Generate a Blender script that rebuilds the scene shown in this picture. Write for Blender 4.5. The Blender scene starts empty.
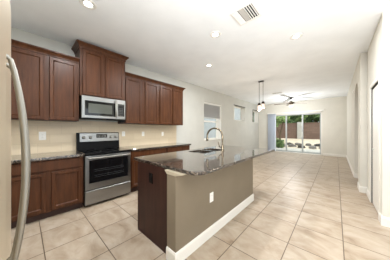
import bpy, bmesh, math, random
from mathutils import Vector, Matrix
random.seed(7)
S = bpy.context.scene
COL = S.collection
R = math.radians

# ------------------------------------------------------------------ camera
cd = bpy.data.cameras.new('camera'); cam = bpy.data.objects.new('camera', cd); COL.objects.link(cam)
cam.location = (0, 0, 1.317)
cam.rotation_euler = (R(90), 0, R(42.24))
cd.sensor_width = 36; cd.lens = 155.3/390*36; cd.clip_start = 0.005; cd.clip_end = 300
S.camera = cam
# ------------------------------------------------------------------ world, sun, exposure
W = bpy.data.worlds.new('world'); S.world = W; W.use_nodes = True
bg = W.node_tree.nodes['Background']
bg.inputs['Color'].default_value = (0.86, 0.93, 1.0, 1); bg.inputs['Strength'].default_value = 2.0
sd = bpy.data.lights.new('sun', 'SUN'); sun = bpy.data.objects.new('sun', sd); COL.objects.link(sun)
sd.energy = 2.0; sd.angle = R(1); sd.color = (1, .95, .86)
sun.rotation_euler = (R(20), R(34), 0)
# added fill light behind the camera, brightens the ceiling like a bounced flash
bd = bpy.data.lights.new('bounce_fill', 'AREA'); bf = bpy.data.objects.new('bounce_fill', bd); COL.objects.link(bf)
bd.shape = 'DISK'; bd.size = 1.4; bd.energy = 235; bd.color = (.97, .98, 1)
bf.location = (.7, -.9, 1.25); bf.rotation_euler = (R(180-8), R(-16), 0)
S.view_settings.view_transform = 'Standard'; S.view_settings.look = 'None'
S.view_settings.gamma = 1; S.view_settings.use_curve_mapping = False
S.view_settings.exposure = 0.42
CAN_W = 30.0      # one recessed lamp
CEIL = 2.94
XW = -3.77        # left wall face
YF = 10.4         # far wall face
XA = .38          # face of the arched wall
XD = .475         # face of the wall with the closet door

# ------------------------------------------------------------------ materials
def s2l(c): return tuple(((v/255)/12.92 if v/255 <= .04045 else ((v/255+.055)/1.055)**2.4) for v in c) + (1,)
def mat(name, rgb, rough=.5, metal=0, spec=.5, **k):
    m = bpy.data.materials.new(name); m.use_nodes = True
    p = m.node_tree.nodes['Principled BSDF']
    p.inputs['Base Color'].default_value = s2l(rgb)
    p.inputs['Roughness'].default_value = rough; p.inputs['Metallic'].default_value = metal
    p.inputs['Specular IOR Level'].default_value = spec
    if 'emit' in k:
        p.inputs['Emission Color'].default_value = s2l(k.get('ecol', rgb)); p.inputs['Emission Strength'].default_value = k['emit']
    if 'trans' in k: p.inputs['Transmission Weight'].default_value = k['trans']
    return m
def nd(m, t, **k):
    n = m.node_tree.nodes.new(t)
    for a, v in k.items(): setattr(n, a, v)
    return n
def lk(m, a, b): m.node_tree.links.new(a, b)
def ramp(m, fac, stops):
    r = nd(m, 'ShaderNodeValToRGB'); e = r.color_ramp.elements
    while len(e) < len(stops): e.new(.5)
    for i, (p, c) in enumerate(stops): e[i].position = p; e[i].color = s2l(c)
    lk(m, fac, r.inputs[0]); return r.outputs[0]
def noise(m, scale, detail=4, vec=None, sc3=None, rough=.55):
    n = nd(m, 'ShaderNodeTexNoise'); n.inputs['Scale'].default_value = scale; n.inputs['Detail'].default_value = detail
    n.inputs['Roughness'].default_value = rough
    g = nd(m, 'ShaderNodeNewGeometry')
    mp = nd(m, 'ShaderNodeMapping')
    if sc3: mp.inputs['Scale'].default_value = sc3
    lk(m, g.outputs['Position'], mp.inputs[0]); lk(m, mp.outputs[0], n.inputs['Vector'])
    return n.outputs['Fac']
def base(m): return m.node_tree.nodes['Principled BSDF'].inputs['Base Color']
def bump(m, h, strength, dist=.01):
    b = nd(m, 'ShaderNodeBump'); b.inputs['Strength'].default_value = strength; b.inputs['Distance'].default_value = dist
    lk(m, h, b.inputs['Height']); lk(m, b.outputs[0], m.node_tree.nodes['Principled BSDF'].inputs['Normal'])
def painted(name, rgb, amp=3, rough=.75):
    m = mat(name, rgb, rough, spec=.22)
    n = noise(m, 2.5, 3)
    lk(m, ramp(m, n, [(.3, [c-amp for c in rgb]), (.7, [min(255, c+amp) for c in rgb])]), base(m))
    bump(m, noise(m, 180, 2), .08, .002)
    return m
def wood(name, a, b, c, rough=.38):
    m = mat(name, b, rough, spec=.22)
    n = noise(m, 7, 6, sc3=(3, 3, .35), rough=.65)
    lk(m, ramp(m, n, [(.28, a), (.5, b), (.74, c)]), base(m)); return m

M = {}
M['wall'] = painted('wall paint light greige', (194, 193, 185))
M['cream'] = painted('wall paint lit tone', (218, 214, 203))  # same wall paint made paler, brighter room light put into the colour
M['ceil'] = painted('ceiling paint', (243, 246, 247))
M['taupe'] = painted('island paint taupe', (128, 116, 98))
M['bracketpaint'] = mat('tan cream paint', (176, 164, 142), .6)
M['alu'] = mat('pale grey aluminium', (176, 180, 178), .45)
M['trim'] = mat('white trim paint', (229, 225, 216), .4)
M['white'] = mat('white plastic', (238, 236, 230), .35)
M['wood'] = wood('cherry brown cabinet wood', (56, 31, 16), (74, 43, 24), (91, 55, 32))
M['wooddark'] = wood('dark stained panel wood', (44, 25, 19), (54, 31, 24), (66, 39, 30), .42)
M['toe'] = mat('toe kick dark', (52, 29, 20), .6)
M['steel'] = mat('stainless steel', (152, 152, 150), .3, 1)
M['steelb'] = mat('brushed handle steel', (158, 156, 149), .45, 1)
M['fsteel'] = mat('fridge door steel', (208, 193, 168), .38, .6)
M['black'] = mat('black enamel', (8, 8, 9), .4, spec=.12)
M['glassblack'] = mat('black glass', (8, 8, 9), .06)
M['ovenglass'] = mat('oven window glass', (16, 16, 17), .08)
M['mwglass'] = mat('microwave window glass', (74, 76, 69), .15)
M['rack'] = mat('oven rack wire', (70, 70, 70), .4, .6)
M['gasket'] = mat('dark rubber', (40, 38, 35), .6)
M['nickel'] = mat('brushed nickel', (132, 120, 102), .25, 1)
M['bronze'] = mat('dark bronze', (52, 44, 38), .45, .6)
M['sink'] = mat('sink steel', (150, 148, 144), .32, 1)
M['bulb'] = mat('warm bulb', (255, 214, 170), .4, emit=7, ecol=(255, 190, 130))
M['shade'] = mat('frosted lamp glass', (250, 226, 212), .3, emit=.12, ecol=(255, 205, 175))
M['lens'] = mat('lit lamp lens', (255, 252, 244), .4, emit=14, ecol=(255, 250, 240))
M['fanlens'] = mat('lit fan bowl glass', (250, 246, 236), .3, emit=.08, ecol=(255, 246, 230))
M['blind'] = mat('blind slat vinyl', (212, 218, 226), .5)
M['blindg'] = mat('window blind slat', (186, 184, 182), .5)
M['grey'] = mat('vent grey', (178, 174, 166), .5)
M['ductdark'] = mat('duct interior', (40, 40, 40), .8)
M['fanblade'] = mat('fan blade grey wood', (120, 112, 102), .5)
M['concrete'] = painted('patio concrete', (176, 170, 160), 8, .9)
M['leaf'] = mat('leaf green', (74, 96, 44), .6)
lk(M['leaf'], ramp(M['leaf'], noise(M['leaf'], 3.5, 3), [(.3, (70, 92, 48)), (.5, (116, 138, 76)), (.72, (176, 188, 122))]), base(M['leaf']))
M['leafd'] = mat('leaf dark green', (44, 62, 32), .6)
lk(M['leafd'], ramp(M['leafd'], noise(M['leafd'], 3.5, 3), [(.3, (48, 66, 34)), (.55, (84, 106, 56)), (.75, (134, 152, 90))]), base(M['leafd']))
M['bark'] = painted('bark', (96, 80, 64), 14, .9)
M['rock'] = painted('rock grey', (112, 106, 100), 22, .9)
M['rockd'] = painted('rock dark', (72, 67, 62), 18, .9)
M['sand'] = painted('dry tan ground', (194, 178, 156), 10, .95)
M['roof'] = painted('roof shingles', (110, 98, 88), 8, .9)
M['stucco'] = painted('neighbour stucco', (168, 170, 170), 5, .9)

# glass: thin panes, clear with a faint reflection
g = bpy.data.materials.new('window glass'); g.use_nodes = True; nt = g.node_tree; nt.nodes.clear()
o_ = nt.nodes.new('ShaderNodeOutputMaterial'); tr = nt.nodes.new('ShaderNodeBsdfTransparent'); gl = nt.nodes.new('ShaderNodeBsdfGlossy')
gl.inputs['Roughness'].default_value = .02; tr.inputs['Color'].default_value = (.92, .95, .95, 1)
mx = nt.nodes.new('ShaderNodeMixShader'); lw = nt.nodes.new('ShaderNodeLayerWeight'); lw.inputs['Blend'].default_value = .5; fr = nt.nodes.new('ShaderNodeMath'); fr.operation = 'POWER'; fr.inputs[1].default_value = 5; nt.links.new(lw.outputs['Facing'], fr.inputs[0])
nt.links.new(fr.outputs[0], mx.inputs[0]); nt.links.new(tr.outputs[0], mx.inputs[1]); nt.links.new(gl.outputs[0], mx.inputs[2]); nt.links.new(mx.outputs[0], o_.inputs[0])
M['glass'] = g

def tile_floor():
    m = mat('beige travertine look tile', (205, 190, 168), .42, spec=.5)
    gm = nd(m, 'ShaderNodeNewGeometry'); mp = nd(m, 'ShaderNodeMapping')
    mp.inputs['Location'].default_value = (-.062 + .476*20, -.147 + .48*20, 0)
    lk(m, gm.outputs['Position'], mp.inputs[0])
    b = nd(m, 'ShaderNodeTexBrick'); b.offset = 0; b.squash = 1
    b.inputs['Scale'].default_value = 1; b.inputs['Mortar Size'].default_value = .0046; b.inputs['Mortar Smooth'].default_value = .1
    b.inputs['Brick Width'].default_value = .476; b.inputs['Row Height'].default_value = .48
    b.inputs['Color1'].default_value = (0, 0, 0, 1); b.inputs['Color2'].default_value = (1, 1, 1, 1); b.inputs['Mortar'].default_value = (.5, .5, .5, 1)
    lk(m, mp.outputs[0], b.inputs['Vector'])
    # per-tile shift so the veining breaks at the joints
    mul = nd(m, 'ShaderNodeVectorMath', operation='SCALE'); mul.inputs['Scale'].default_value = 9.0
    lk(m, b.outputs['Color'], mul.inputs[0])
    add = nd(m, 'ShaderNodeVectorMath', operation='ADD'); lk(m, gm.outputs['Position'], add.inputs[0]); lk(m, mul.outputs[0], add.inputs[1])
    st = nd(m, 'ShaderNodeMapping'); st.inputs['Scale'].default_value = (1, 1.5, 1); st.inputs['Rotation'].default_value = (0, 0, R(8))
    lk(m, add.outputs[0], st.inputs[0])
    n = nd(m, 'ShaderNodeTexNoise'); n.inputs['Scale'].default_value = 3.4; n.inputs['Detail'].default_value = 8; n.inputs['Roughness'].default_value = .62
    n.inputs['Distortion'].default_value = .5
    lk(m, st.outputs[0], n.inputs['Vector'])
    c = ramp(m, n.outputs['Fac'], [(.26, (134, 113, 92)), (.42, (161, 143, 122)), (.56, (173, 157, 138)), (.74, (184, 171, 154))])
    mx = nd(m, 'ShaderNodeMix', data_type='RGBA'); mx.inputs[7].default_value = s2l((92, 76, 60))
    lk(m, b.outputs['Fac'], mx.inputs[0]); lk(m, c, mx.inputs[6]); lk(m, mx.outputs[2], base(m))
    inv = nd(m, 'ShaderNodeMath', operation='SUBTRACT'); inv.inputs[0].default_value = 1; lk(m, b.outputs['Fac'], inv.inputs[1])
    bump(m, inv.outputs[0], .35, .003)
    return m
M['floor'] = tile_floor()

def granite():
    m = mat('brown speckled granite', (70, 62, 54), .07, spec=.45)
    v = nd(m, 'ShaderNodeTexVoronoi'); v.inputs['Scale'].default_value = 70
    gm = nd(m, 'ShaderNodeNewGeometry'); lk(m, gm.outputs['Position'], v.inputs['Vector'])
    sep = nd(m, 'ShaderNodeSeparateColor'); lk(m, v.outputs['Color'], sep.inputs[0])
    a = ramp(m, sep.outputs[0], [(0, (12, 10, 9)), (.4, (32, 26, 22)), (.7, (62, 52, 45)), (.96, (128, 116, 103))])
    n = ramp(m, noise(m, 34, 5), [(.35, (34, 29, 26)), (.65, (98, 86, 75))])
    mx = nd(m, 'ShaderNodeMix', data_type='RGBA'); mx.inputs[0].default_value = .25
    lk(m, a, mx.inputs[6]); lk(m, n, mx.inputs[7]); lk(m, mx.outputs[2], base(m))
    p = m.node_tree.nodes['Principled BSDF']; p.inputs['Coat Weight'].default_value = .55; p.inputs['Coat IOR'].default_value = 1.75; p.inputs['Coat Roughness'].default_value = .03
    return m
M['granite'] = granite()

def backsplash():
    m = mat('tan backsplash tile', (205, 188, 158), .35, spec=.5)
    gm = nd(m, 'ShaderNodeNewGeometry'); sx = nd(m, 'ShaderNodeSeparateXYZ'); lk(m, gm.outputs['Position'], sx.inputs[0])
    cx = nd(m, 'ShaderNodeCombineXYZ'); lk(m, sx.outputs['Y'], cx.inputs['X']); lk(m, sx.outputs['Z'], cx.inputs['Y'])
    b = nd(m, 'ShaderNodeTexBrick'); b.offset = .5
    b.inputs['Scale'].default_value = 1; b.inputs['Brick Width'].default_value = .31; b.inputs['Row Height'].default_value = .155
    b.inputs['Mortar Size'].default_value = .002
    b.inputs['Color1'].default_value = s2l((205, 187, 158)); b.inputs['Color2'].default_value = s2l((211, 194, 166)); b.inputs['Mortar'].default_value = s2l((190, 173, 146))
    lk(m, cx.outputs[0], b.inputs['Vector']); lk(m, b.outputs['Color'], base(m)); return m
M['splash'] = backsplash()

def blockwall():
    m = mat('brown block fence', (140, 112, 96), .9)
    gm = nd(m, 'ShaderNodeNewGeometry'); sx = nd(m, 'ShaderNodeSeparateXYZ'); lk(m, gm.outputs['Position'], sx.inputs[0])
    cx = nd(m, 'ShaderNodeCombineXYZ'); lk(m, sx.outputs['X'], cx.inputs['X']); lk(m, sx.outputs['Z'], cx.inputs['Y'])
    b = nd(m, 'ShaderNodeTexBrick'); b.inputs['Scale'].default_value = 1; b.inputs['Brick Width'].default_value = .4; b.inputs['Row Height'].default_value = .2
    b.inputs['Mortar Size'].default_value = .008
    b.inputs['Color1'].default_value = s2l((104, 82, 70)); b.inputs['Color2'].default_value = s2l((118, 94, 80)); b.inputs['Mortar'].default_value = s2l((102, 82, 72))
    lk(m, cx.outputs[0], b.inputs['Vector']); lk(m, b.outputs['Color'], base(m)); return m
M['block'] = blockwall()

# ------------------------------------------------------------------ mesh helpers
class MB:
    def __init__(s): s.v = []; s.f = []; s.sm = []
    def add(s, vs, fs, smooth=False):
        n = len(s.v); s.v += [tuple(p) for p in vs]
        for f in fs: s.f.append(tuple(i+n for i in f)); s.sm.append(smooth)
        return s
    def box(s, x0, x1, y0, y1, z0, z1):
        vs = [(x, y, z) for x in (x0, x1) for y in (y0, y1) for z in (z0, z1)]
        return s.add(vs, [(0, 1, 3, 2), (4, 6, 7, 5), (0, 4, 5, 1), (2, 3, 7, 6), (0, 2, 6, 4), (1, 5, 7, 3)])
    def bbox(s, x0, x1, y0, y1, z0, z1, b=.004):
        bm = bmesh.new(); bmesh.ops.create_cube(bm, size=1)
        for v in bm.verts: v.co = Vector(((x0+x1)/2+v.co.x*(x1-x0), (y0+y1)/2+v.co.y*(y1-y0), (z0+z1)/2+v.co.z*(z1-z0)))
        bmesh.ops.bevel(bm, geom=bm.edges[:], offset=b, segments=2, affect='EDGES', profile=.5)
        bm.verts.index_update()
        s.add([v.co[:] for v in bm.verts], [tuple(v.index for v in f.verts) for f in bm.faces]); bm.free(); return s
    def prism(s, poly, axis, a, b):
        # poly in the two other axes (in xyz order), extruded along axis from a to b
        def mk(p, t):
            q = list(p); q.insert(axis, t); return tuple(q)
        n = len(poly)
        vs = [mk(p, a) for p in poly] + [mk(p, b) for p in poly]
        fs = [tuple(range(n)), tuple(range(2*n-1, n-1, -1))] + [(i, (i+1) % n, n+(i+1) % n, n+i) for i in range(n)]
        return s.add(vs, fs)
    def tube(s, path, r, seg=10, caps=True, flat=None):
        path = [Vector(p) for p in path]; n = len(path)
        rs = r if isinstance(r, (list, tuple)) else [r]*n
        vs = []; up = None
        for i, p in enumerate(path):
            t = (path[min(i+1, n-1)]-path[max(i-1, 0)]).normalized()
            if up is None:
                up = Vector((0, 0, 1)) if abs(t.z) < .9 else Vector((1, 0, 0))
            a = t.cross(up).normalized(); b = a.cross(t).normalized(); up = b
            for k in range(seg):
                an = 2*math.pi*k/seg
                vs.append(p + a*math.cos(an)*rs[i]*(flat or 1) + b*math.sin(an)*rs[i])
        fs = [(i*seg+k, i*seg+(k+1) % seg, (i+1)*seg+(k+1) % seg, (i+1)*seg+k) for i in range(n-1) for k in range(seg)]
        s.add(vs, fs, True)
        if caps: s.add(vs[:seg], [tuple(range(seg-1, -1, -1))]); s.add(vs[-seg:], [tuple(range(seg))])
        return s
    def lathe(s, prof, c, axis='z', seg=24, smooth=True):
        vs = []; n = len(prof)
        for r, h in prof:
            for k in range(seg):
                a = 2*math.pi*k/seg; u, w = r*math.cos(a), r*math.sin(a)
                vs.append((c[0]+u, c[1]+w, c[2]+h) if axis == 'z' else (c[0]+h, c[1]+u, c[2]+w) if axis == 'x' else (c[0]+u, c[1]+h, c[2]+w))
        fs = [(i*seg+k, i*seg+(k+1) % seg, (i+1)*seg+(k+1) % seg, (i+1)*seg+k) for i in range(n-1) for k in range(seg)]
        s.add(vs, fs, smooth)
        if prof[0][0] > 1e-5: s.add(vs[:seg], [tuple(range(seg-1, -1, -1))])
        if prof[-1][0] > 1e-5: s.add(vs[-seg:], [tuple(range(seg))])
        return s
    def rings(s, rects, fn, close=True):
        # rects: (u0,u1,w0,w1,depth) lofted in order; last one filled
        vs = []
        for u0, u1, w0, w1, d in rects:
            for u, w in ((u0, w0), (u1, w0), (u1, w1), (u0, w1)): vs.append(fn(u, w, d))
        fs = [(i*4+k, i*4+(k+1) % 4, i*4+4+(k+1) % 4, i*4+4+k) for i in range(len(rects)-1) for k in range(4)]
        n = len(rects)*4
        fs += [(3, 2, 1, 0), (n-4, n-3, n-2, n-1)]
        return s.add(vs, fs)
    def build(s, name, m, parent=None, kind=None, label=None, cat=None, group=None):
        me = bpy.data.meshes.new(name); L = Vector((0, 0, 0))
        if parent is not None:
            r = parent
            while r.parent: r = r.parent
            L = Vector(r.location)
        elif s.v:
            xs, ys, zs = zip(*s.v); L = Vector(((min(xs)+max(xs))/2, (min(ys)+max(ys))/2, min(zs)))
        me.from_pydata([(x-L.x, y-L.y, z-L.z) for x, y, z in s.v], [], s.f)
        bm = bmesh.new(); bm.from_mesh(me); bmesh.ops.recalc_face_normals(bm, faces=bm.faces[:]); bm.to_mesh(me); bm.free()
        for p, q in zip(me.polygons, s.sm): p.use_smooth = q
        me.materials.append(M[m] if isinstance(m, str) else m); me.update()
        o = bpy.data.objects.new(name, me); COL.objects.link(o)
        if parent is not None: o.parent = parent
        else: o.location = L
        tag(o, label, cat, group, kind)
        return o
def tag(o, label=None, cat=None, group=None, kind=None):
    for k, v in (('label', label), ('category', cat), ('group', group), ('kind', kind)):
        if v: o[k] = v
    return o
def thing(name, label, cat, loc, group=None):
    o = bpy.data.objects.new(name, None); COL.objects.link(o); o.location = loc; o.empty_display_size = .1
    return tag(o, label, cat, group)
def struct(name, mb, m, parent=None, label=None):
    return mb.build(name, m, parent, None if parent else 'structure', label)
def wall_mb(axis, a, b, u0, u1, z0, z1, holes):
    """wall slab normal to axis (0: x, 1: y) between a..b, running u0..u1, with rectangular holes (u0,u1,z0,z1)"""
    mb = MB(); us = sorted({u0, u1, *[h for q in holes for h in q[:2]]}); zs = sorted({z0, z1, *[h for q in holes for h in q[2:]]})
    for i in range(len(us)-1):
        run = None
        for j in range(len(zs)-1):
            uc = (us[i]+us[i+1])/2; zc = (zs[j]+zs[j+1])/2
            if any(h[0] < uc < h[1] and h[2] < zc < h[3] for h in holes): continue
            if axis == 0: mb.box(a, b, us[i], us[i+1], zs[j], zs[j+1])
            else: mb.box(us[i], us[i+1], a, b, zs[j], zs[j+1])
    return mb

# ================================================================== SETTING
XR, YB = 3.4, -3.2           # far right wall and the wall behind the camera
struct('floor', MB().box(XW-.2, XR+.2, YB-.2, YF+.02, -.12, 0), 'floor', label='beige square tile floor laid through the whole room')
struct('ceiling', MB().box(XW-.2, XR+.2, YB-.2, YF+.2, CEIL, CEIL+.15), 'ceil', label='smooth off white ceiling')
win = [(4.67, 5.87, .93, 2.42), (7.05, 8.32, 1.82, 2.55), (9.40, 10.33, 1.79, 2.54)]
struct('wall_left', wall_mb(0, XW-.30, XW, YB, YF+.2, 0, CEIL, win), 'wall', label='light greige wall behind the cabinets')
SL = (-3.02, -.53, 0, 2.28)
struct('wall_far', wall_mb(1, YF, YF+.2, XW-.2, XA+.4, 0, CEIL, [SL]), 'cream', label='cream far wall around the sliding glass door')
struct('wall_back', wall_mb(1, YB-.2, YB, XW, XR, 0, CEIL, [(.3, 3.2, 0, 2.5)]), 'wall', label='wall behind the camera with wide opening added for light')  # unseen opening, enlarged to let more light onto the ceiling
struct('wall_kitchen', MB().box(XW, -.0, -.93, -.83, 0, CEIL), 'wall', label='greige wall behind the refrigerator')
struct('wall_right', wall_mb(0, XR, XR+.2, YB, YF+.2, 0, CEIL, [(-2.9, -.2, .0, 2.5), (.2, 3.0, .0, 2.5)]), 'wall', label='right hand wall with two wide openings added for light')  # unseen openings, made tall to brighten the room
# arched wall, with the arch cut into it
def arched_wall():
    mb = MB(); y0, y1, ya, yb = 4.80, YF, 5.19, 6.15; spring, T = 2.05, XA+.34
    mb.box(XA, T, y0, ya, 0, CEIL); mb.box(XA, T, yb, y1, 0, CEIL)
    c, r = (ya+yb)/2, (yb-ya)/2; n = 16; pr_ = [(ya, CEIL), (yb, CEIL)] 
    for k in range(n):
        a0, a1 = math.pi*k/n, math.pi*(k+1)/n
        p0 = (c+r*math.cos(a0), spring+r*.92*math.sin(a0)); p1 = (c+r*math.cos(a1), spring+r*.92*math.sin(a1))
        mb.prism([p0, (p0[0], CEIL), (p1[0], CEIL), p1], 0, XA, T)
    return mb
struct('wall_arch', arched_wall(), 'cream', label='cream wall with a tall arched opening')
DY0, DY1, DZ = 3.52, 4.24, 2.07     # closet door opening
struct('wall_closet', wall_mb(0, XD, XD+.14, 3.33, 4.70, 0, CEIL, [(DY0, DY1, 0, DZ)]).box(XD+.14, XR, 3.33, 3.47, 0, CEIL).box(XD+.14, 1.5, 4.56, 4.70, 0, CEIL), 'cream', label='cream wall block around the closet door')
struct('wall_hall', MB().box(1.9, 2.0, 4.70, YF, 0, CEIL), 'cream', label='cream wall beyond the arch')
struct('wall_passage', MB().box(XA+.34, 1.9, 4.80, 4.92, 0, CEIL), 'cream', label='cream wall return beside the arch')

def base_board(name, segs, label):
    mb = MB()
    for axis, face, sgn, u0, u1 in segs:
        t, h = .014, .125
        poly = [(0, 0), (t, 0), (t, h-.02), (t*.45, h), (0, h)]
        pts = [(face+sgn*p, z) for p, z in poly]
        mb.prism(pts, 1 if axis == 0 else 0, u0, u1)
    return struct(name, mb, 'trim', label=label)
base_board('baseboard_left', [(0, XW, 1, 3.29, YF)], 'white baseboard along the left wall')
base_board('baseboard_far', [(1, YF, -1, XW, -3.05), (1, YF, -1, -.50, XA)], 'white baseboard along the far wall')
base_board('baseboard_arch', [(0, XA, -1, 6.15, YF), (0, XA, -1, 4.80, 5.19), (1, 4.80, -1, XA-.014, 1.2), (1, 6.15, -1, XA, XA+.34)], 'white baseboard at the foot of the arched wall')
base_board('baseboard_closet', [(0, XD, -1, 3.33, DY0-.06), (0, XD, -1, DY1+.06, 4.70), (1, 3.33, -1, XD-.014, 2.5)], 'white baseboard at the closet wall')
mb = MB()
mb.box(XD-.014, XD, DY0-.06, DY0, 0, DZ+.06).box(XD-.014, XD, DY1, DY1+.06, 0, DZ+.06).box(XD-.014, XD, DY0, DY1, DZ, DZ+.06)
struct('trim_1', mb, 'trim', label='white casing around the closet door')
# closet door: two narrow bifold leaves, a dark gap around the far edge and the top
d1 = struct('door_1', MB().bbox(XD+.010, XD+.042, DY0+.005, DY0+.345, .012, DZ-.035, .003).bbox(XD+.010, XD+.042, DY0+.349, DY1-.032, .012, DZ-.035, .003), 'trim', label='white bifold closet door')
k = MB().lathe([(.006, 0), (.007, -.014), (.016, -.020), (.018, -.028), (.012, -.035), (0, -.036)], (XD+.010, DY0+.39, 1.0), 'x', 12)
k.build('door_knob', 'white', d1)
MB().box(XD+.001, XD+.07, DY1-.006, DY1-.0005, 0, DZ).box(XD+.001, XD+.07, DY0, DY1-.006, DZ-.008, DZ-.0005).build('gap_shade_strip', 'gasket', d1, label='dark strip standing in for shade in the door gap')  # dark strips put in for the shade along far jamb and head
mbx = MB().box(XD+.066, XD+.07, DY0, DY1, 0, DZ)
mbx.build('closet_shadow_panel', 'gasket', d1, label='dark panel standing in for the shaded closet interior')  # flat dark sheet in place of the shade inside the closet

# windows in the left wall
def left_window(n, y0, y1, z0, z1, blind):
    xf = XW-.25
    f = MB(); b = .045
    f.box(xf, xf+.05, y0, y0+b, z0, z1).box(xf, xf+.05, y1-b, y1, z0, z1).box(xf, xf+.05, y0+b, y1-b, z0, z0+b).box(xf, xf+.05, y0+b, y1-b, z1-b, z1)
    if blind: f.box(xf, xf+.06, y0+b, y1-b, (z0+z1)/2-.03, (z0+z1)/2+.03)
    w = struct('window_%d' % n, f, 'trim', label=['single hung window behind the faucet', 'small high window nearer the kitchen', 'small high window nearest the far corner'][n-1])
    MB().box(xf+.02, xf+.024, y0+b*.9, y1-b*.9, z0+b*.9, z1-b*.9).build('pane', 'glass', w)
    MB().box(xf+.05, XW-.001, y1-.012, y1-.0005, z0+.005, z1-.001).build('jamb_liner', 'trim', w)
    if blind: MB().box(xf+.05, XW+.02, y0-.0, y1+.0, z0-.02, z0+.005).build('window_sill', 'trim', w)
    else:
        MB().box(XW-.012, XW+.012, y0-.02, y1+.02, z1-.0, z1+.035).build('head_trim', 'bronze', w, label='dark strip over the window')
        MB().box(XW-.012, XW+.008, y0-.02, y0+.02, z0, z1).build('jamb_trim', 'bronze' if n == 3 else 'trim', w)
    return w
for i, q in enumerate(win): left_window(i+1, *q, i == 0)
# blind lowered over the upper half of window 1
y0, y1, z0, z1 = win[0]
bl = thing('window_blind', 'pale slatted blind lowered over the top half of the tall window', 'window blind', (XW-.05, (y0+y1)/2, 1.79))
MB().bbox(XW-.085, XW-.03, y0+.01, y1-.016, z1-.05, z1-.002).build('head_rail', 'white', bl)
sl = MB()
for k in range(20):
    z = 1.83 + k*(z1-.07-1.83)/20
    sl.prism([(XW-.075, z), (XW-.04, z+.016), (XW-.04, z+.019), (XW-.075, z+.003)], 1, y0+.02, y1-.022)
sl.build('slats', 'blindg', bl)
MB().bbox(XW-.075, XW-.035, y0+.02, y1-.02, 1.79, 1.815).build('bottom_rail', 'grey', bl)

# sliding glass door in the far wall
def slider():
    x0, x1, z0, z1 = SL; b = .05
    f = MB()
    f.box(x0, x0+.05, YF+.02, YF+.16, 0, z1).box(x1-.05, x1, YF+.02, YF+.16, 0, z1).box(x0, x1, YF+.02, YF+.16, z1-.05, z1).box(x0, x1, YF+.02, YF+.16, 0, .03)
    d = struct('door_2', f, 'trim', label='pale grey framed three panel sliding glass door to the patio')
    w = (x1-x0-.1)/3
    for i in range(3):
        a = x0+.05+i*w-(.03 if i else 0); c = x0+.05+(i+1)*w; yy = YF+.05+i*.035
        p = MB().box(a, a+b, yy, yy+.03, .03, z1-.05).box(c-b, c, yy, yy+.03, .03, z1-.05).box(a+b, c-b, yy, yy+.03, .03, .11).box(a+b, c-b, yy, yy+.03, z1-.11, z1-.05)
        po = p.build('sliding_panel', 'alu', d)
        MB().box(a+b, c-b, yy+.012, yy+.017, .11, z1-.11).build('pane', 'glass', po)
        if i == 1: MB().bbox(c-.04, c-.015, yy-.03, yy, .95, 1.2).build('pull_handle', 'white', po)
    return d
slider()
vb = thing('vertical_blinds', 'pale blue grey vertical blinds stacked at the left of the sliding door', 'blinds', (-2.95, YF-.08, .03))
MB().bbox(-3.2, -.45, YF-.11, YF-.03, 2.30, 2.36).build('head_rail', 'white', vb)
for k in range(12):
    x = -3.17+k*.038; 
    v = MB().prism([(x, YF-.115), (x+.012, YF-.07), (x+.026, YF-.025), (x+.030, YF-.027), (x+.016, YF-.072), (x+.004, YF-.117)], 2, .03, 2.30)
    v.build('vane', 'blind', vb)

# ================================================================== OUTSIDE
struct('ground_1', MB().box(-40, 25, YF+3.0, 60, -.3, -.06), 'sand', label='dry tan yard ground')
struct('patio_slab', MB().box(-9, 4, YF+.2, YF+3.0, -.3, -.03), 'concrete', label='grey concrete patio outside the sliding door')
bk = MB()
bk.prism([(13.4, -.06), (17.6, .50), (19, .52), (45, .52), (45, -.2), (13.4, -.2)], 0, -40, 25)
struct('ground_2', bk, 'sand', label='tan earth bank rising to the garden wall')
struct('ground_3', MB().box(-30, XW-.30, -10, YF+3, -.3, -.06), 'sand', label='side yard ground beside the house')
gw = thing('garden_wall', 'brown block garden wall at the end of the yard', 'garden wall', (-4, 17.6, .4))
MB().box(-26, 14, 17.5, 17.7, .3, 1.93).build('wall_panel', 'block', gw)
MB().bbox(-26, 14, 17.46, 17.74, 1.93, 1.99, .01).build('coping', 'block', gw)
for x in (-14.6, -11.4, -8.2, -5.15, -2.55, .6, 3.6):
    MB().bbox(x-.18, x+.18, 17.38, 17.82, .3, 2.06, .015).build('pilaster', 'concrete', gw, label='paler wall pier')
def rock(x, y, z, r, m, seed, label, group):
    rn = random.Random(seed); bm = bmesh.new(); bmesh.ops.create_icosphere(bm, subdivisions=2, radius=1)
    ph = [rn.uniform(0, 6) for _ in range(6)]
    for v in bm.verts:
        p = v.co; k = 1+.2*math.sin(3*p.x+ph[0])+.17*math.sin(4*p.y+ph[1])+.15*math.sin(5*p.z+ph[2])
        v.co = Vector((p.x*k*1.25, p.y*k, max(-.35, p.z*k*.62)))*r
    bm.verts.index_update(); mb = MB(); mb.add([(v.co.x+x, v.co.y+y, v.co.z+z+.3*r) for v in bm.verts], [tuple(v.index for v in f.verts) for f in bm.faces]); bm.free()
    mb.build('boulder', m, None, None, label, 'rock', group)
rn = random.Random(3)
for k in range(20):
    x = -5.6+(k//2)*.62+(.31 if k % 2 else 0); y = 14.0+(.75 if k % 2 else 0)+rn.uniform(-.08, .08)
    if k in (5, 6, 7): continue
    rock(x, y, -.06+max(0, (y-13.4)/4.2*.56)-.03, rn.uniform(.19, .235), 'rock' if k % 3 else 'rockd', k, 'rough grey boulder in the low rock row across the yard', 'boulders in the yard')
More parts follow.
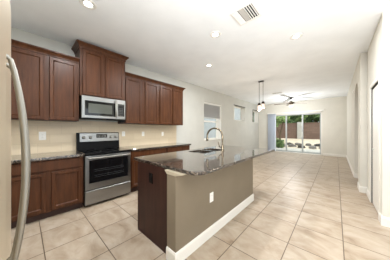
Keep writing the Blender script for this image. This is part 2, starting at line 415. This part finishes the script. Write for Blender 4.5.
def leaves(mb, c, r, n, size, rn, sq=1):
    for _ in range(n):
        while True:
            p = Vector((rn.uniform(-1, 1), rn.uniform(-1, 1), rn.uniform(-1, 1)))
            if .25 < p.length < 1: break
        p = Vector((p.x*r, p.y*r, p.z*r*sq))+Vector(c)
        a = Vector((rn.gauss(0, 1), rn.gauss(0, 1), rn.gauss(0, 1))).normalized(); b = a.orthogonal().normalized(); s_ = size*rn.uniform(.6, 1.3)
        q = a.cross(b)*.12*s_
        mb.add([p-a*s_, p+b*s_*.45+q, p+a*s_, p-b*s_*.45+q], [(0, 1, 2, 3)])
def tree(x, y, h, rad, seed, label, m='leaf', n=1500, zb=.4, low=.5):
    rn = random.Random(seed)
    t = thing('leafy_tree', label, 'tree', (x, y, zb), 'trees beyond the garden wall')
    tk = MB().tube([(x, y, zb), (x+rn.uniform(-.1, .1), y, zb+h*.35), (x+rn.uniform(-.3, .3), y, zb+h*.8)], [.13, .10, .04], 8)
    for k in range(6):
        a = rn.uniform(0, 6.28); z = zb+h*rn.uniform(.35, .65)
        tk.tube([(x, y, z), (x+math.cos(a)*rad*.7, y+math.sin(a)*rad*.5, z+h*.22)], [.05, .015], 6)
    tk.build('trunk', 'bark', t)
    lf = MB()
    for k in range(10):
        a = 2.4*k+rn.uniform(-.3, .3); d = rad*rn.uniform(.35, .75)
        leaves(lf, (x+math.cos(a)*d, y+math.sin(a)*d*.6, zb+h*(low+(.92-low)*(k+.5)/10)), rad*rn.uniform(.4, .58), n//10, .17, rn, .8)
    lf.build('foliage', m, t)
for args in ((-13.8, 21.0, 4.6, 1.3, 6, 'bushy tree over the garden wall, leftmost of the row', 'leaf'),
             (-10.6, 20.6, 4.8, 1.3, 1, 'bushy tree over the garden wall seen through the left door panel', 'leafd'),
             (-7.4, 20.2, 4.4, 1.25, 2, 'yellow green tree behind the wall at the middle door panel', 'leaf'),
             (-4.4, 20.0, 4.9, 1.2, 3, 'tree behind the wall between the middle and right door panels', 'leafd'),
             (-1.5, 20.0, 5.0, 1.25, 4, 'dark tree over the wall behind the right door panel', 'leafd'),
             (-3.0, 23.2, 4.9, 1.25, 8, 'pale tree further back filling the gap over the wall pier', 'leaf'),
             (-6.4, 23.4, 4.8, 1.25, 9, 'pale tree further back behind the left and middle door panels', 'leaf'),
             (1.5, 20.6, 4.6, 1.3, 5, 'green tree beyond the wall right of the sliding door', 'leaf')):
    tree(*args, n=3600, low=.30)
# slim tree standing inside the yard, left of the middle panel
rn = random.Random(11)
t = thing('slim_tree', 'slim leaning tree in the yard seen through the left door panel', 'tree', (-3.55, 14.6, .05))
MB().tube([(-3.55, 14.6, .0), (-3.5, 14.6, .9), (-3.35, 14.6, 1.6), (-3.25, 14.6, 2.4)], [.09, .075, .06, .03], 8).tube([(-3.5, 14.6, .9), (-3.75, 14.55, 1.5), (-3.85, 14.5, 2.2)], [.05, .04, .02], 8).build('trunk', 'bark', t)
lf = MB()
for k in range(7): leaves(lf, (-3.5+rn.uniform(-.5, .5), 14.6+rn.uniform(-.3, .3), 2.1+rn.uniform(-.25, .6)), .42, 90, .12, rn)
lf.build('foliage', 'leaf', t)
sh = thing('yard_shrub', 'dark shrub growing beside the patio left of the door', 'shrub', (-3.30, 13.2, -.05))
lf = MB(); 
for k in range(6): leaves(lf, (-3.30+rn.uniform(-.2, .2), 13.2+rn.uniform(-.2, .2), .35+rn.uniform(-.2, .55)), .3, 110, .09, rn)
lf.build('foliage', 'leafd', sh)
MB().tube([(-3.30, 13.2, -.06), (-3.28, 13.2, .5)], [.04, .02], 6).build('stem', 'bark', sh)
nh = thing('neighbour_house', 'grey stucco house standing beyond the side windows', 'house', (-9, 4, -.06))
MB().box(-14, -7.5, -6, 17.0, -.06, 4.6).build('house_wall', 'stucco', nh)
MB().prism([(-14.5, 4.5), (-7.0, 4.5), (-7.0, 4.65), (-10.7, 6.4), (-14.5, 4.65)], 1, -6.5, 17.3).build('roof', 'roof', nh)

# ================================================================== CABINETS (all face +X)
def fx(xf): return lambda u, w, d: (xf+d, u, w)
def shaker(mb, xf, y0, y1, z0, z1, st=.045, fn=None):
    fn = fn or fx(xf); e = .004
    return mb.rings([(y0, y1, z0, z1, 0), (y0, y1, z0, z1, .020), (y0+e, y1-e, z0+e, z1-e, .025),
                     (y0+st, y1-st, z0+st, z1-st, .025), (y0+st+.004, y1-st-.004, z0+st+.004, z1-st-.004, .017), (y0+st+.013, y1-st-.013, z0+st+.013, z1-st-.013, .010)], fn)
def slab(mb, xf, y0, y1, z0, z1, fn=None):
    fn = fn or fx(xf); e = .006
    return mb.rings([(y0, y1, z0, z1, 0), (y0, y1, z0, z1, .014), (y0+e, y1-e, z0+e, z1-e, .020)], fn)
def crown_mb(xf, y0, y1, z0, z1, left, right):
    """crown moulding around the front, with returns on exposed ends"""
    h = z1-z0; prof = [(0, 0), (.010, 0), (.012, h*.22), (.030, h*.55), (.052, h*.78), (.058, h*.80), (.058, h), (0, h)]
    mb = MB(); n = len(prof)
    pl = [Vector((XW+.002, y0)), Vector((xf, y0)), Vector((xf, y1)), Vector((XW+.002, y1))]
    vs = []
    for p, z in prof:
        a = p if left else 0; b = p if right else 0
        vs.append([(XW+.002, y0-a, z0+z), (xf+p, y0-a, z0+z), (xf+p, y1+b, z0+z), (XW+.002, y1+b, z0+z)])
    allv = [q for r_ in vs for q in r_]
    fs = []
    for i in range(n-1):
        for k in range(3): fs.append((i*4+k, i*4+k+1, i*4+4+k+1, i*4+4+k))
    mb.add(allv, fs)
    zt = z1; mb.box(XW+.002, xf-.001, y0+.001, y1-.001, z0+.001, zt-.004)
    return mb
XU = -3.44
def upper(y0, y1, z0, zb, z1, doors, label, xf=XU, left=False, right=False):
    t = thing('wall_cabinet', label, 'cabinet', ((XW+xf)/2, (y0+y1)/2, z0), 'cherry wall cabinets over the counter')
    b = MB().box(XW+.001, xf, y0+.0006, y1-.0006, z0, zb)
    b.build('carcass', 'wood', t)
    for a, c in doors: shaker(MB(), xf+.001, a, c, z0+.012, zb-.03).build('door', 'wood', t)
    crown_mb(xf, y0+.0006, y1-.0006, zb-.012, z1, left, right).build('crown_moulding', 'wood', t)
    return t
upper(-.215, .668, 1.475, 2.53, 2.60, [(-.18, .214), (.277, .640)], 'wall cabinet left of the microwave with two tall doors')
upper(.668, 1.467, 1.945, 2.80, 2.885, [(.705, 1.045), (1.085, 1.435)], 'raised two door wall cabinet over the microwave', xf=-3.37, left=True, right=True)
upper(1.467, 1.925, 1.46, 2.515, 2.585, [(1.505, 1.875)], 'single door wall cabinet just right of the microwave')
upper(1.925, 2.37, 1.46, 2.515, 2.585, [(1.975, 2.34)], 'single door wall cabinet second from the microwave')
upper(2.37, 3.245, 1.46, 2.515, 2.585, [(2.405, 2.79), (2.84, 3.21)], 'two door wall cabinet at the window end of the row', right=True)

XB = -3.15
def lower(y0, y1, drawers, doors, label):
    t = thing('base_cabinet', label, 'cabinet', ((XW+XB)/2, (y0+y1)/2, 0), 'cherry base cabinets along the left wall')
    MB().box(XW+.001, XB, y0+.0006, y1-.0006, .10, .878).build('carcass', 'wood', t)
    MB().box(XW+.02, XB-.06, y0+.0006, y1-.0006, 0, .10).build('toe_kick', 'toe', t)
    for a, c in drawers: slab(MB(), XB+.001, a, c, .715, .862).build('drawer', 'wood', t)
    for a, c in doors: shaker(MB(), XB+.001, a, c, .125, .69).build('door', 'wood', t)
lower(-.215, .672, [(-.185, .645)], [(-.185, .214), (.275, .645)], 'base cabinet between the refrigerator and the range')
lower(1.472, 2.395, [(1.505, 2.37)], [(1.505, 1.925), (1.95, 2.37)], 'base cabinet just right of the range')
lower(2.395, 3.235, [(2.42, 3.20)], [(2.42, 2.80), (2.82, 3.20)], 'base cabinet at the window end of the counter')
def counter(y0, y1, label):
    MB().bbox(XW+.0015, -3.105, y0, y1, .881, .92, .006).build('countertop', 'granite', None, None, label, 'countertop', 'granite wall counters')
counter(-.215, .670, 'speckled brown granite countertop left of the range')
counter(1.475, 3.26, 'speckled brown granite countertop right of the range')
struct('backsplash_1', MB().box(XW, XW+.008, -.8, 3.262, .90, 1.50), 'splash', label='tan tile backsplash above the wall counters')

# wall outlets
def outlet(face, pos, label, dark=False, s=1.0):
    """face: 'x' looks to +X, 'y' looks to -Y"""
    x, y, z = pos; m, m2 = ('black', 'gasket') if dark else ('white', 'grey')
    t = thing('wall_outlet', label, 'outlet', (x, y, z-.058*s))
    w, h = .036*s, .058*s
    fn = (lambda u, v, d: (x+d, y+u, z+v)) if face == 'x' else (lambda u, v, d: (x+u, y-d, z+v))
    MB().rings([(-w, w, -h, h, 0), (-w, w, -h, h, .003), (-w+.004, w-.004, -h+.004, h-.004, .006)], fn).build('cover_plate', m, t)
    for q in (-.024, .024):
        r = MB().rings([(-.016, .016, q-.017, q+.017, .006), (-.014, .014, q-.015, q+.015, .009)], fn).build('socket', m, t)
        sl = MB()
        for u in (-.006, .006): sl.rings([(u-.0018, u+.0018, q-.006, q+.006, .009), (u-.0018, u+.0018, q-.006, q+.006, .0095)], fn)
        sl.build('slots', m2, r)
XO = XW+.0082
outlet('x', (XO, .215, 1.215), 'white outlet on the tan backsplash left of the range', s=1.25)
outlet('x', (XO, 1.60, 1.225), 'white outlet on the backsplash nearest the right side of the range')
outlet('x', (XO, 2.11, 1.215), 'middle white outlet on the backsplash right of the range')
outlet('x', (XO, 2.73, 1.205), 'white outlet near the window end of the backsplash')

# ================================================================== RANGE
rg = thing('range', 'stainless steel electric range between the base cabinets', 'stove', (-3.4, 1.073, 0))
y0, y1 = .682, 1.464; xf = -3.125
MB().box(XW+.03, xf, y0, y1, .03, .895).build('body', 'black', rg)
for (x, y) in ((-3.7, y0+.05), (-3.7, y1-.05), (-3.2, y0+.05), (-3.2, y1-.05)):
    MB().lathe([(.018, 0), (.018, .03)], (x, y, 0), 'z', 10).build('foot', 'black', rg)
ct = MB().bbox(XW+.02, xf+.035, y0-.003, y1+.003, .895, .922, .006).build('cooktop', 'glassblack', rg)
for (x, y, r) in ((-3.58, .89, .085), (-3.58, 1.27, .10), (-3.33, .88, .115), (-3.33, 1.27, .085)):
    MB().lathe([(r, .9222), (r, .9226), (r-.005, .9226), (r-.005, .9222)], (x, y, 0), 'z', 32).build('burner_ring', 'rack', ct)
# oven door: steel frame around a black window
fn = fx(xf)
dr = MB(); Y0, Y1, Z0, Z1 = y0+.004, y1-.004, .292, .872; a, b, c, d = Y0+.055, Y1-.055, .405, .80
dr.rings([(Y0, Y1, Z0, Z1, 0), (Y0, Y1, Z0, Z1, .028), (Y0+.006, Y1-.006, Z0+.006, Z1-.006, .034), (a, b, c, d, .034), (a, b, c, d, .029)], fn)
od = dr.build('oven_door', 'steel', rg)
MB().box(xf+.0285, xf+.031, a+.001, b-.001, c+.001, d-.001).build('oven_window', 'ovenglass', od)
rk = MB()
for z in (.50, .53, .60, .63): rk.tube([(xf+.0322, a+.08, z), (xf+.0322, b-.08, z)], .0017, 6)
rk.build('rack_lines', 'rack', od)
hd = MB().tube([(xf+.075, Y0+.03, .836), (xf+.075, Y1-.03, .836)], .012, 12)
for y in (Y0+.06, Y1-.06): hd.tube([(xf+.03, y, .836), (xf+.075, y, .836)], .010, 8)
hd.build('handle', 'steelb', od)
MB().rings([(Y0, Y1, .045, .280, 0), (Y0, Y1, .045, .280, .026), (Y0+.006, Y1-.006, .051, .274, .032)], fn).build('storage_drawer', 'steel', rg)
# backguard with knobs and display
bgd = MB().prism([(XW+.02, .92), (-3.665, .92), (-3.69, 1.255), (-3.70, 1.265), (XW+.02, 1.265)], 1, y0, y1).build('backguard', 'black', rg)
slope = lambda z: -3.665-.025*(z-.92)/.335
def pan(mb, ya, yb, za, zb, d0, d1):
    vs = [(slope(z)+d, y, z) for d in (d0, d1) for y, z in ((ya, za), (yb, za), (yb, zb), (ya, zb))]
    return mb.add(vs, [(3, 2, 1, 0), (4, 5, 6, 7), (0, 1, 5, 4), (1, 2, 6, 5), (2, 3, 7, 6), (3, 0, 4, 7)])
cp = pan(MB(), y0+.045, y1-.012, 1.085, 1.25, -.001, .004).build('control_panel', 'steel', bgd)
pan(MB(), 1.01, 1.215, 1.155, 1.23, .004, .006).build('display', 'glassblack', bgd)
bt = MB()
for i in range(6):
    for z in (1.172, 1.196): pan(bt, 1.03+i*.029, 1.046+i*.029, z, z+.009, .006, .0068)
bt.build('buttons', 'grey', bgd)
for y in (.79, .905, 1.29, 1.39):
    MB().lathe([(.030, 0), (.030, .006), (.024, .010), (.021, .030), (.018, .033), (0, .033)], (slope(1.165)+.003, y, 1.165), 'x', 18).build('knob', 'steelb', bgd)

# ================================================================== MICROWAVE
mw = thing('microwave', 'stainless over the range microwave under the raised cabinet', 'microwave', (-3.55, 1.07, 1.525))
y0, y1, z0, z1, xf = .682, 1.458, 1.525, 1.942, -3.36
MB().box(XW+.01, xf, y0, y1, z0, z1).build('body', 'black', mw)
fn = fx(xf); yd = 1.275
dr = MB().rings([(y0+.002, yd, z0+.012, z1-.003, 0), (y0+.002, yd, z0+.012, z1-.003, .026), (y0+.008, yd-.006, z0+.018, z1-.009, .031),
                 (y0+.050, yd-.004, z0+.060, z1-.085, .031), (y0+.050, yd-.004, z0+.060, z1-.085, .026)], fn).build('door', 'steel', mw)
MB().rings([(y0+.051, yd-.004, z0+.061, z1-.086, .0255), (y0+.051, yd-.004, z0+.061, z1-.086, .029)], fn).build('window_surround', 'glassblack', dr)
MB().rings([(y0+.105, yd-.085, z0+.105, z1-.135, .029), (y0+.105, yd-.085, z0+.105, z1-.135, .0296)], fn).build('window', 'mwglass', dr)
MB().tube([(xf+.03, yd-.025, z0+.05), (xf+.062, yd-.025, z0+.075), (xf+.072, yd-.025, (z0+z1)/2), (xf+.062, yd-.025, z1-.06), (xf+.03, yd-.025, z1-.035)], .0125, 12).build('handle', 'steelb', dr)
cp = MB().rings([(yd+.003, y1-.002, z0+.012, z1-.003, 0), (yd+.003, y1-.002, z0+.012, z1-.003, .026), (yd+.008, y1-.007, z0+.018, z1-.009, .031)], fn).build('control_panel', 'steel', mw)
MB().rings([(yd+.03, y1-.028, z0+.075, z1-.09, .031), (yd+.03, y1-.028, z0+.075, z1-.09, .0325)], fn).build('keypad', 'glassblack', cp)
kp = MB()
for i in range(3):
    for j in range(5): kp.rings([(yd+.042+i*.03, yd+.062+i*.03, z0+.092+j*.034, z0+.110+j*.034, .0325), (yd+.042+i*.03, yd+.062+i*.03, z0+.092+j*.034, z0+.110+j*.034, .0332)], fn)
kp.build('keys', 'rack', cp)
MB().rings([(yd+.04, y1-.038, z1-.125, z1-.10, .0325), (yd+.04, y1-.038, z1-.125, z1-.10, .0331)], fn).build('display', 'gasket', cp)
gr = MB()
for i in range(8): gr.box(xf-.25+i*.03, xf-.235+i*.03, y0+.06, y1-.06, z0-.004, z0+.001)
gr.build('underside_grille', 'gasket', mw)
# the plug box hanging under the right end of the microwave
MB().bbox(-3.42, -3.36, 1.365, 1.46, 1.472, 1.523, .004).build('power_box', 'black', None, None, 'small black box under the right end of the microwave', 'power box')

# ================================================================== REFRIGERATOR (faces +Y, beside the camera)
fr = thing('refrigerator', 'stainless refrigerator with bowed handles standing beside the left base cabinet', 'refrigerator', (-.59, -.43, 0))
X0, X1, XG, ZT, yf = -1.04, -.13, -.69, 1.80, -.098
MB().box(X0+.004, X1-.004, -.80, yf, .02, ZT).build('body', 'grey', fr)
MB().box(X0+.02, X1-.02, yf-.002, yf+.04, .0, .09).build('toe_grille', 'gasket', fr)
def fdoor(xa, xb, bul, off=0):
    n = 48; pts = [(xa, yf+.006)]
    for i in range(n+1):
        u = i/n; e = min(u, 1-u)*(xb-xa); rnd = .016*(1-(1-min(1, e/(.08 if off else .016)))**2)**.5
        pts.append((xa+u*(xb-xa), yf+.045+off+rnd+bul*(1-(2*u-1)**2)))
    pts.append((xb, yf+.006))
    mb = MB().prism(pts, 2, .10, ZT+.012); mb.sm = [False]*len(mb.sm); return mb.build('door', 'fsteel', fr)
dl = fdoor(X0, XG-.004, .001); dn = fdoor(XG+.007, X1, .004, .0055)
def fhandle(x, d):
    n = 20; za, zb = .93, 1.505; yd = yf+.062
    pa = [(x, yd-.004, za-.012), (x, yd+.006, za-.006)]+[(x, yd+.012+.028*math.sin(math.pi*i/n)**.8, za+(zb-za)*i/n) for i in range(n+1)]+[(x, yd+.006, zb+.006), (x, yd-.004, zb+.012)]
    return MB().tube(pa, [.006, .006]+[.0055+.0034*math.sin(math.pi*i/n) for i in range(n+1)]+[.006, .006], 12).build('handle', 'steelb', d)
fhandle(XG-.045, dl); fhandle(XG+.045, dn)
MB().bbox(X0+.01, X0+.08, yf-.03, yf+.05, ZT, ZT+.022, .004).build('hinge_cover', 'grey', fr)

# ================================================================== ISLAND
isl = thing('kitchen_island', 'kitchen island with dark end panel and taupe half wall', 'kitchen island', (-1.6, 2.0, 0))
IX0, IX1, IW = -1.945, -1.285, -1.152; IY0, IY1 = 1.02, 2.88; IE = .988
MB().box(IX0+.02, IX1-.002, IY0+.02, 1.88, .10, .902).box(IX0+.02, IX1-.002, 2.64, IY1, .10, .902).box(IX0+.02, IX1-.002, 1.88, 2.64, .10, .715).build('carcass', 'wood', isl)
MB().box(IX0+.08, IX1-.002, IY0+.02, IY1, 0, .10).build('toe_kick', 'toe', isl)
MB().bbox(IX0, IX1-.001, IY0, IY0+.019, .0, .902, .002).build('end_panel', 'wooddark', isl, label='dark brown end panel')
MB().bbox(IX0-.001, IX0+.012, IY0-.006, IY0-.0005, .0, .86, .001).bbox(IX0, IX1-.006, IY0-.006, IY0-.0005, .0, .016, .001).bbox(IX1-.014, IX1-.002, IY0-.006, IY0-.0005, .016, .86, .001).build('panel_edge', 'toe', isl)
fnl = lambda u, w, d: (IX0+.02-d, u, w)
for (a, c, kind) in ((1.06, 1.44, 'c'), (1.46, 1.84, 'c'), (1.87, 2.40, 's'), (2.42, 2.86, 's')):
    shaker(MB(), 0, a, c, .125, .69, fn=fnl).build('door', 'wood', isl); slab(MB(), 0, a, c, .715, .862, fn=fnl).build('drawer', 'wood', isl)
MB().box(IX1, IW, IE, IY1, 0, .8985).build('half_wall', 'taupe', isl, label='taupe painted half wall')
bb = MB(); t_, h_ = .014, .125
prof = [(0, 0), (t_, 0), (t_, h_-.02), (t_*.45, h_), (0, h_)]
path = [((IX1, IE), (0, -1)), ((IW, IE), (1, -1)), ((IW, IY1), (1, 1)), ((IX1, IY1), (0, 1))]
vs = [(p[0]+o[0]*q, p[1]+o[1]*q, z) for (p, o) in path for q, z in prof]; n = len(prof)
bb.add(vs, [(i*n+k, i*n+(k+1) % n, i*n+n+(k+1) % n, i*n+n+k) for i in range(3) for k in range(n)] + [tuple(range(n)), tuple(range(4*n-1, 3*n-1, -1))])
bb.build('skirting', 'trim', isl, label='white skirting board')
MB().prism([(IX1-.035, .903), (-1.04, .903), (-1.05, .895), (IW, .868), (IX1, .868), (IX1-.028, .892)], 1, IE-.004, IE+.10).build('bracket', 'bracketpaint', isl, label='pale wedge bracket under the overhang')
outlet('x', (IW+.0005, 1.575, .478), 'white outlet low on the taupe island wall')
o2 = outlet('y', (-1.636, IY0-.0005, .742), 'black outlet on the dark island end panel', dark=True, s=1.05)

# countertop with rounded corners and two sink openings
CX0, CX1, CY0, CY1, CZ0, CZ1 = -2.07, -.885, 1.015, 3.34, .904, .94
def rrect(x0, x1, y0, y1, rs, n=8):
    out = []
    for (cx, cy, a0, r) in ((x1, y0, -90, rs[0]), (x1, y1, 0, rs[1]), (x0, y1, 90, rs[2]), (x0, y0, 180, rs[3])):
        sx = -1 if cx == x1 else 1; sy = 1 if cy == y0 else -1
        for k in range(n+1):
            a = R(a0+90*k/n); out.append((cx+sx*r+r*math.cos(a), cy+sy*r+r*math.sin(a)))
    return out
SX0, SX1 = -1.93, -1.57; BOWLS = [(1.92, 2.24), (2.285, 2.60)]
def island_top():
    bm = bmesh.new(); outer = rrect(CX0, CX1, CY0, CY1, (.135, .05, .03, .03))
    holes = [rrect(SX0, SX1, a, b, (.05,)*4, 5) for a, b in BOWLS]
    def loop(pts, z): return [bm.verts.new((x, y, z)) for x, y in pts]
    ins = rrect(CX0+.006, CX1-.006, CY0+.006, CY1-.006, (.129, .044, .024, .024))
    for z, po, flip in ((CZ1, ins, 1), (CZ0, ins, 0)):
        es = []
        for pts in [po]+holes:
            vs = loop(pts, z); es += [bm.edges.new((vs[i], vs[(i+1) % len(vs)])) for i in range(len(vs))]
        bmesh.ops.triangle_fill(bm, edges=es, use_beauty=True, normal=(0, 0, 1 if flip else -1))
    # sides
    lv = [loop(ins, CZ0), loop(outer, CZ0+.006), loop(outer, CZ1-.006), loop(ins, CZ1)]
    for a, b in zip(lv, lv[1:]):
        for i in range(len(a)): bm.faces.new((a[i], a[(i+1) % len(a)], b[(i+1) % len(a)], b[i]))
    for h in holes:
        a, b = loop(h, CZ0), loop(h, CZ1)
        for i in range(len(a)): bm.faces.new((a[i], b[i], b[(i+1) % len(a)], a[(i+1) % len(a)]))
    bmesh.ops.remove_doubles(bm, verts=bm.verts[:], dist=1e-5); bm.verts.index_update()
    mb = MB(); mb.add([v.co[:] for v in bm.verts], [tuple(v.index for v in f.verts) for f in bm.faces]); bm.free(); return mb
island_top().build('island_countertop', 'granite', None, None, 'glossy speckled granite countertop with rounded corner on the island', 'countertop')
sk = thing('kitchen_sink', 'double bowl stainless sink set into the island counter', 'sink', (-1.75, 2.26, .72))
for a, b in BOWLS:
    mb = MB(); o1 = rrect(SX0-.004, SX1+.004, a-.004, b+.004, (.05,)*4, 5); o2_ = rrect(SX0+.012, SX1-.012, a+.012, b-.012, (.05,)*4, 5)
    n = len(o1); L_ = [(o1, .9030), (o1, .896), (o2_, .745), (o2_, .740)]
    vs = [(x, y, z) for pts, z in L_ for x, y in pts]
    mb.add(vs, [(i*n+k, i*n+(k+1) % n, i*n+n+(k+1) % n, i*n+n+k) for i in range(3) for k in range(n)], True); mb.add(vs[-n:], [tuple(range(n))])
    bo = mb.build('bowl', 'sink', sk)
    MB().lathe([(.045, .7405), (.045, .743), (.03, .7415), (0, .7415)], ((SX0+SX1)/2, (a+b)/2, 0), 'z', 20).build('drain', 'nickel', bo)
# faucet
fc = thing('faucet', 'tall brushed nickel gooseneck faucet behind the sink', 'faucet', (-1.51, 2.40, .94))
fx0, fy0 = -1.51, 2.40; dx, dy = -.97, -.24; rad = .15
H = .94
MB().lathe([(.032, H+.001), (.032, H+.010), (.026, H+.017), (.021, H+.04), (.020, H+.10), (.0165, H+.12)], (fx0, fy0, 0), 'z', 18).build('base', 'nickel', fc)
pa = [(fx0, fy0, H+.11), (fx0, fy0, H+.20), (fx0, fy0, H+.26)]
for k in range(1, 13):
    a = math.pi*k/12; q = rad*(1-math.cos(a)); pa.append((fx0+dx*q, fy0+dy*q, H+.26+.15*math.sin(a)))
pa.append((fx0+dx*2*rad, fy0+dy*2*rad, H+.235))
MB().tube(pa, .0155, 12).build('gooseneck_spout', 'nickel', fc)
ex, ey = fx0+dx*2*rad, fy0+dy*2*rad
MB().lathe([(.015, H+.25), (.021, H+.225), (.023, H+.18), (.018, H+.17), (0, H+.17)], (ex, ey, 0), 'z', 16).build('spray_head', 'nickel', fc)
MB().tube([(fx0-.015, fy0-.02, H+.065), (fx0-.035, fy0-.045, H+.075), (fx0-.045, fy0-.06, H+.12), (fx0-.05, fy0-.065, H+.17)], [.012, .011, .009, .007], 10).build('lever_handle', 'nickel', fc)

# ================================================================== CEILING FIXTURES
def can(x, y, label, shared=None):
    t = thing('recessed_light', label, 'ceiling light', (x, y, CEIL), 'recessed ceiling lights')
    MB().lathe([(.062, -.004), (.066, -.010), (.092, -.007), (.096, 0), (.062, 0)], (x, y, CEIL), 'z', 28).build('trim_ring', 'white', t)
    MB().lathe([(0, -.0055), (.061, -.0035), (.061, -.001)], (x, y, CEIL), 'z', 28).build('lens', 'lens', t)
    ld = bpy.data.lights.new('lamp', 'AREA'); ld.shape = 'DISK'; ld.size = .12; ld.energy = CAN_W; ld.color = (.94, .97, 1)
    lo = bpy.data.objects.new('lamp', ld); COL.objects.link(lo); lo.location = (0, 0, -.014); lo.parent = t
can(-2.36, .555, 'bright recessed ceiling light nearest the refrigerator')
can(-1.515, 2.186, 'bright recessed ceiling light over the island beside the air vent')
can(-.51, 3.17, 'bright recessed ceiling light standing alone right of the vent')
can(-2.36, 3.12, 'bright recessed ceiling light at the window end of the cabinets')
# air vent, three-way
def vent():
    x0, x1, y0, y1 = -1.10, -.77, 1.92, 2.26; z = CEIL
    t = thing('air_vent', 'square louvred ceiling air vent above the island', 'air vent', (-.93, 2.09, CEIL-.012))
    f = MB(); b = .028
    f.bbox(x0, x1, y0, y0+b, z-.012, z, .003).bbox(x0, x1, y1-b, y1, z-.012, z, .003).bbox(x0, x0+b, y0+b, y1-b, z-.012, z, .003).bbox(x1-b, x1, y0+b, y1-b, z-.012, z, .003)
    f.build('frame', 'white', t)
    MB().box(x0+b, x1-b, y0+b, y1-b, z-.002, z-.0005).build('duct_opening', 'ductdark', t)
    xa, xb = x0+b, x1-b
    def slat_y(x, s, a, c): return MB().prism([(x, z-.003), (x+s*.014, z-.016), (x+s*.016, z-.016), (x+s*.003, z-.003)], 1, a, c)
    for k in range(4): MB().box(xb-.018-k*.031, xb-.009-k*.031, y0+b, y1-b, z-.014, z-.003).build('louvre', 'white', t)
    for k in range(4): slat_y(xa+.016+k*.019, -1, y0+b, y1-b).build('louvre', 'white', t)
    for k in range(7):
        y = y0+b+.006+k*.038
        MB().prism([(y, z-.004), (y+.026, z-.016), (y+.028, z-.014), (y+.003, z-.002)], 0, xa+.085, xb-.118).build('louvre', 'grey', t)
vent()
sv = thing('slot_vent', 'small slim ceiling vent between the pendant and the fan', 'air vent', (-1.9, 7.45, CEIL-.01))
MB().bbox(-2.12, -1.70, 7.33, 7.55, CEIL-.010, CEIL, .003).build('frame', 'white', sv)
sl = MB()
for k in range(5): sl.box(-2.09, -1.73, 7.352+k*.038, 7.374+k*.038, CEIL-.012, CEIL-.0095)
sl.build('slots', 'grey', sv)
# pendant with two glass jars
pd = thing('pendant_light', 'two jar pendant light hanging over the dining area', 'pendant light', (-1.84, 5.29, CEIL))
MB().bbox(-1.925, -1.755, 5.255, 5.325, CEIL-.03, CEIL, .008).build('canopy', 'bronze', pd)
for (dx_, zt, zb) in ((-.062, 2.17, 1.97), (.062, 2.21, 2.045)):
    x, y = -1.84+dx_, 5.29
    MB().tube([(x, y, CEIL-.02), (x, y, zt+.05)], .006, 8).build('cord', 'bronze', pd)
    cap = MB().lathe([(.012, .05), (.035, .042), (.046, .02), (.048, -.03), (.043, -.03)], (x, y, zt), 'z', 20).build('cap', 'bronze', pd)
    MB().lathe([(.040, zt-.025), (.051, zt-.06), (.053, zb+.03), (.049, zb), (.046, zb), (.050, zb+.03), (.048, zt-.06), (.037, zt-.027)], (x, y, 0), 'z', 22).build('glass_jar', 'shade', pd)
    MB().lathe([(0, zb+.04), (.02, zb+.055), (.026, zb+.08), (.02, zb+.11), (.012, zt-.028)], (x, y, 0), 'z', 14).build('bulb', 'bulb', pd)
    pl = bpy.data.lights.new('lamp', 'POINT'); pl.energy = 9; pl.shadow_soft_size = .05; pl.color = (1, .85, .7)
    po = bpy.data.objects.new('lamp', pl); COL.objects.link(po); po.parent = pd; po.location = (dx_, 0, zb-.06-CEIL)
# ceiling fan
FX, FY = -1.66, 8.95
cf = thing('ceiling_fan', 'five blade ceiling fan with bowl light before the sliding door', 'ceiling fan', (FX, FY, CEIL))
MB().lathe([(.07, 0), (.07, -.03), (.04, -.07), (.015, -.08)], (FX, FY, CEIL), 'z', 20).build('canopy', 'bronze', cf)
MB().tube([(FX, FY, CEIL-.07), (FX, FY, CEIL-.20)], .012, 8).build('downrod', 'bronze', cf)
MB().lathe([(.02, -.18), (.07, -.20), (.125, -.23), (.135, -.28), (.11, -.32), (.07, -.345)], (FX, FY, CEIL), 'z', 24).build('motor_housing', 'nickel', cf)
MB().lathe([(.105, -.345), (.115, -.36), (.10, -.42), (.06, -.465), (0, -.48)], (FX, FY, CEIL), 'z', 22).build('light_bowl', 'fanlens', cf)
for k in range(5):
    a = R(42+72*k); u = Vector((math.cos(a), math.sin(a), 0)); w = Vector((-u.y, u.x, 0)); c0 = Vector((FX, FY, CEIL-.285))
    mb = MB(); out = [(.17, .045), (.25, .06), (.50, .075), (.72, .07), (.76, .045)]
    top = [c0+u*r+w*h+Vector((0, 0, .012*h/.07)) for r, h in out]+[c0+u*r-w*h-Vector((0, 0, .012*h/.07)) for r, h in reversed(out)]
    n = len(top); vs = top+[p-Vector((0, 0, .008)) for p in top]
    mb.add(vs, [tuple(range(n)), tuple(range(2*n-1, n-1, -1))]+[(i, (i+1) % n, n+(i+1) % n, n+i) for i in range(n)])
    b_ = mb.build('blade', 'fanblade', cf)
    MB().tube([c0+u*.10, c0+u*.20-Vector((0, 0, .006))], .014, 8).build('blade_iron', 'bronze', b_)
fl_ = bpy.data.lights.new('lamp', 'POINT'); fl_.energy = 62; fl_.shadow_soft_size = .1; fl_.color = (.97, .98, 1)
fo = bpy.data.objects.new('lamp', fl_); COL.objects.link(fo); fo.parent = cf; fo.location = (0, 0, -1.0)
# small sensor high beside the arch
mb = MB().lathe([(.045, 0), (.045, -.018), (.03, -.028), (0, -.03)], (XA, 6.35, 2.42), 'x', 18)
mb.build('wall_sensor', 'white', None, None, 'small round white sensor high on the wall past the arch', 'sensor')
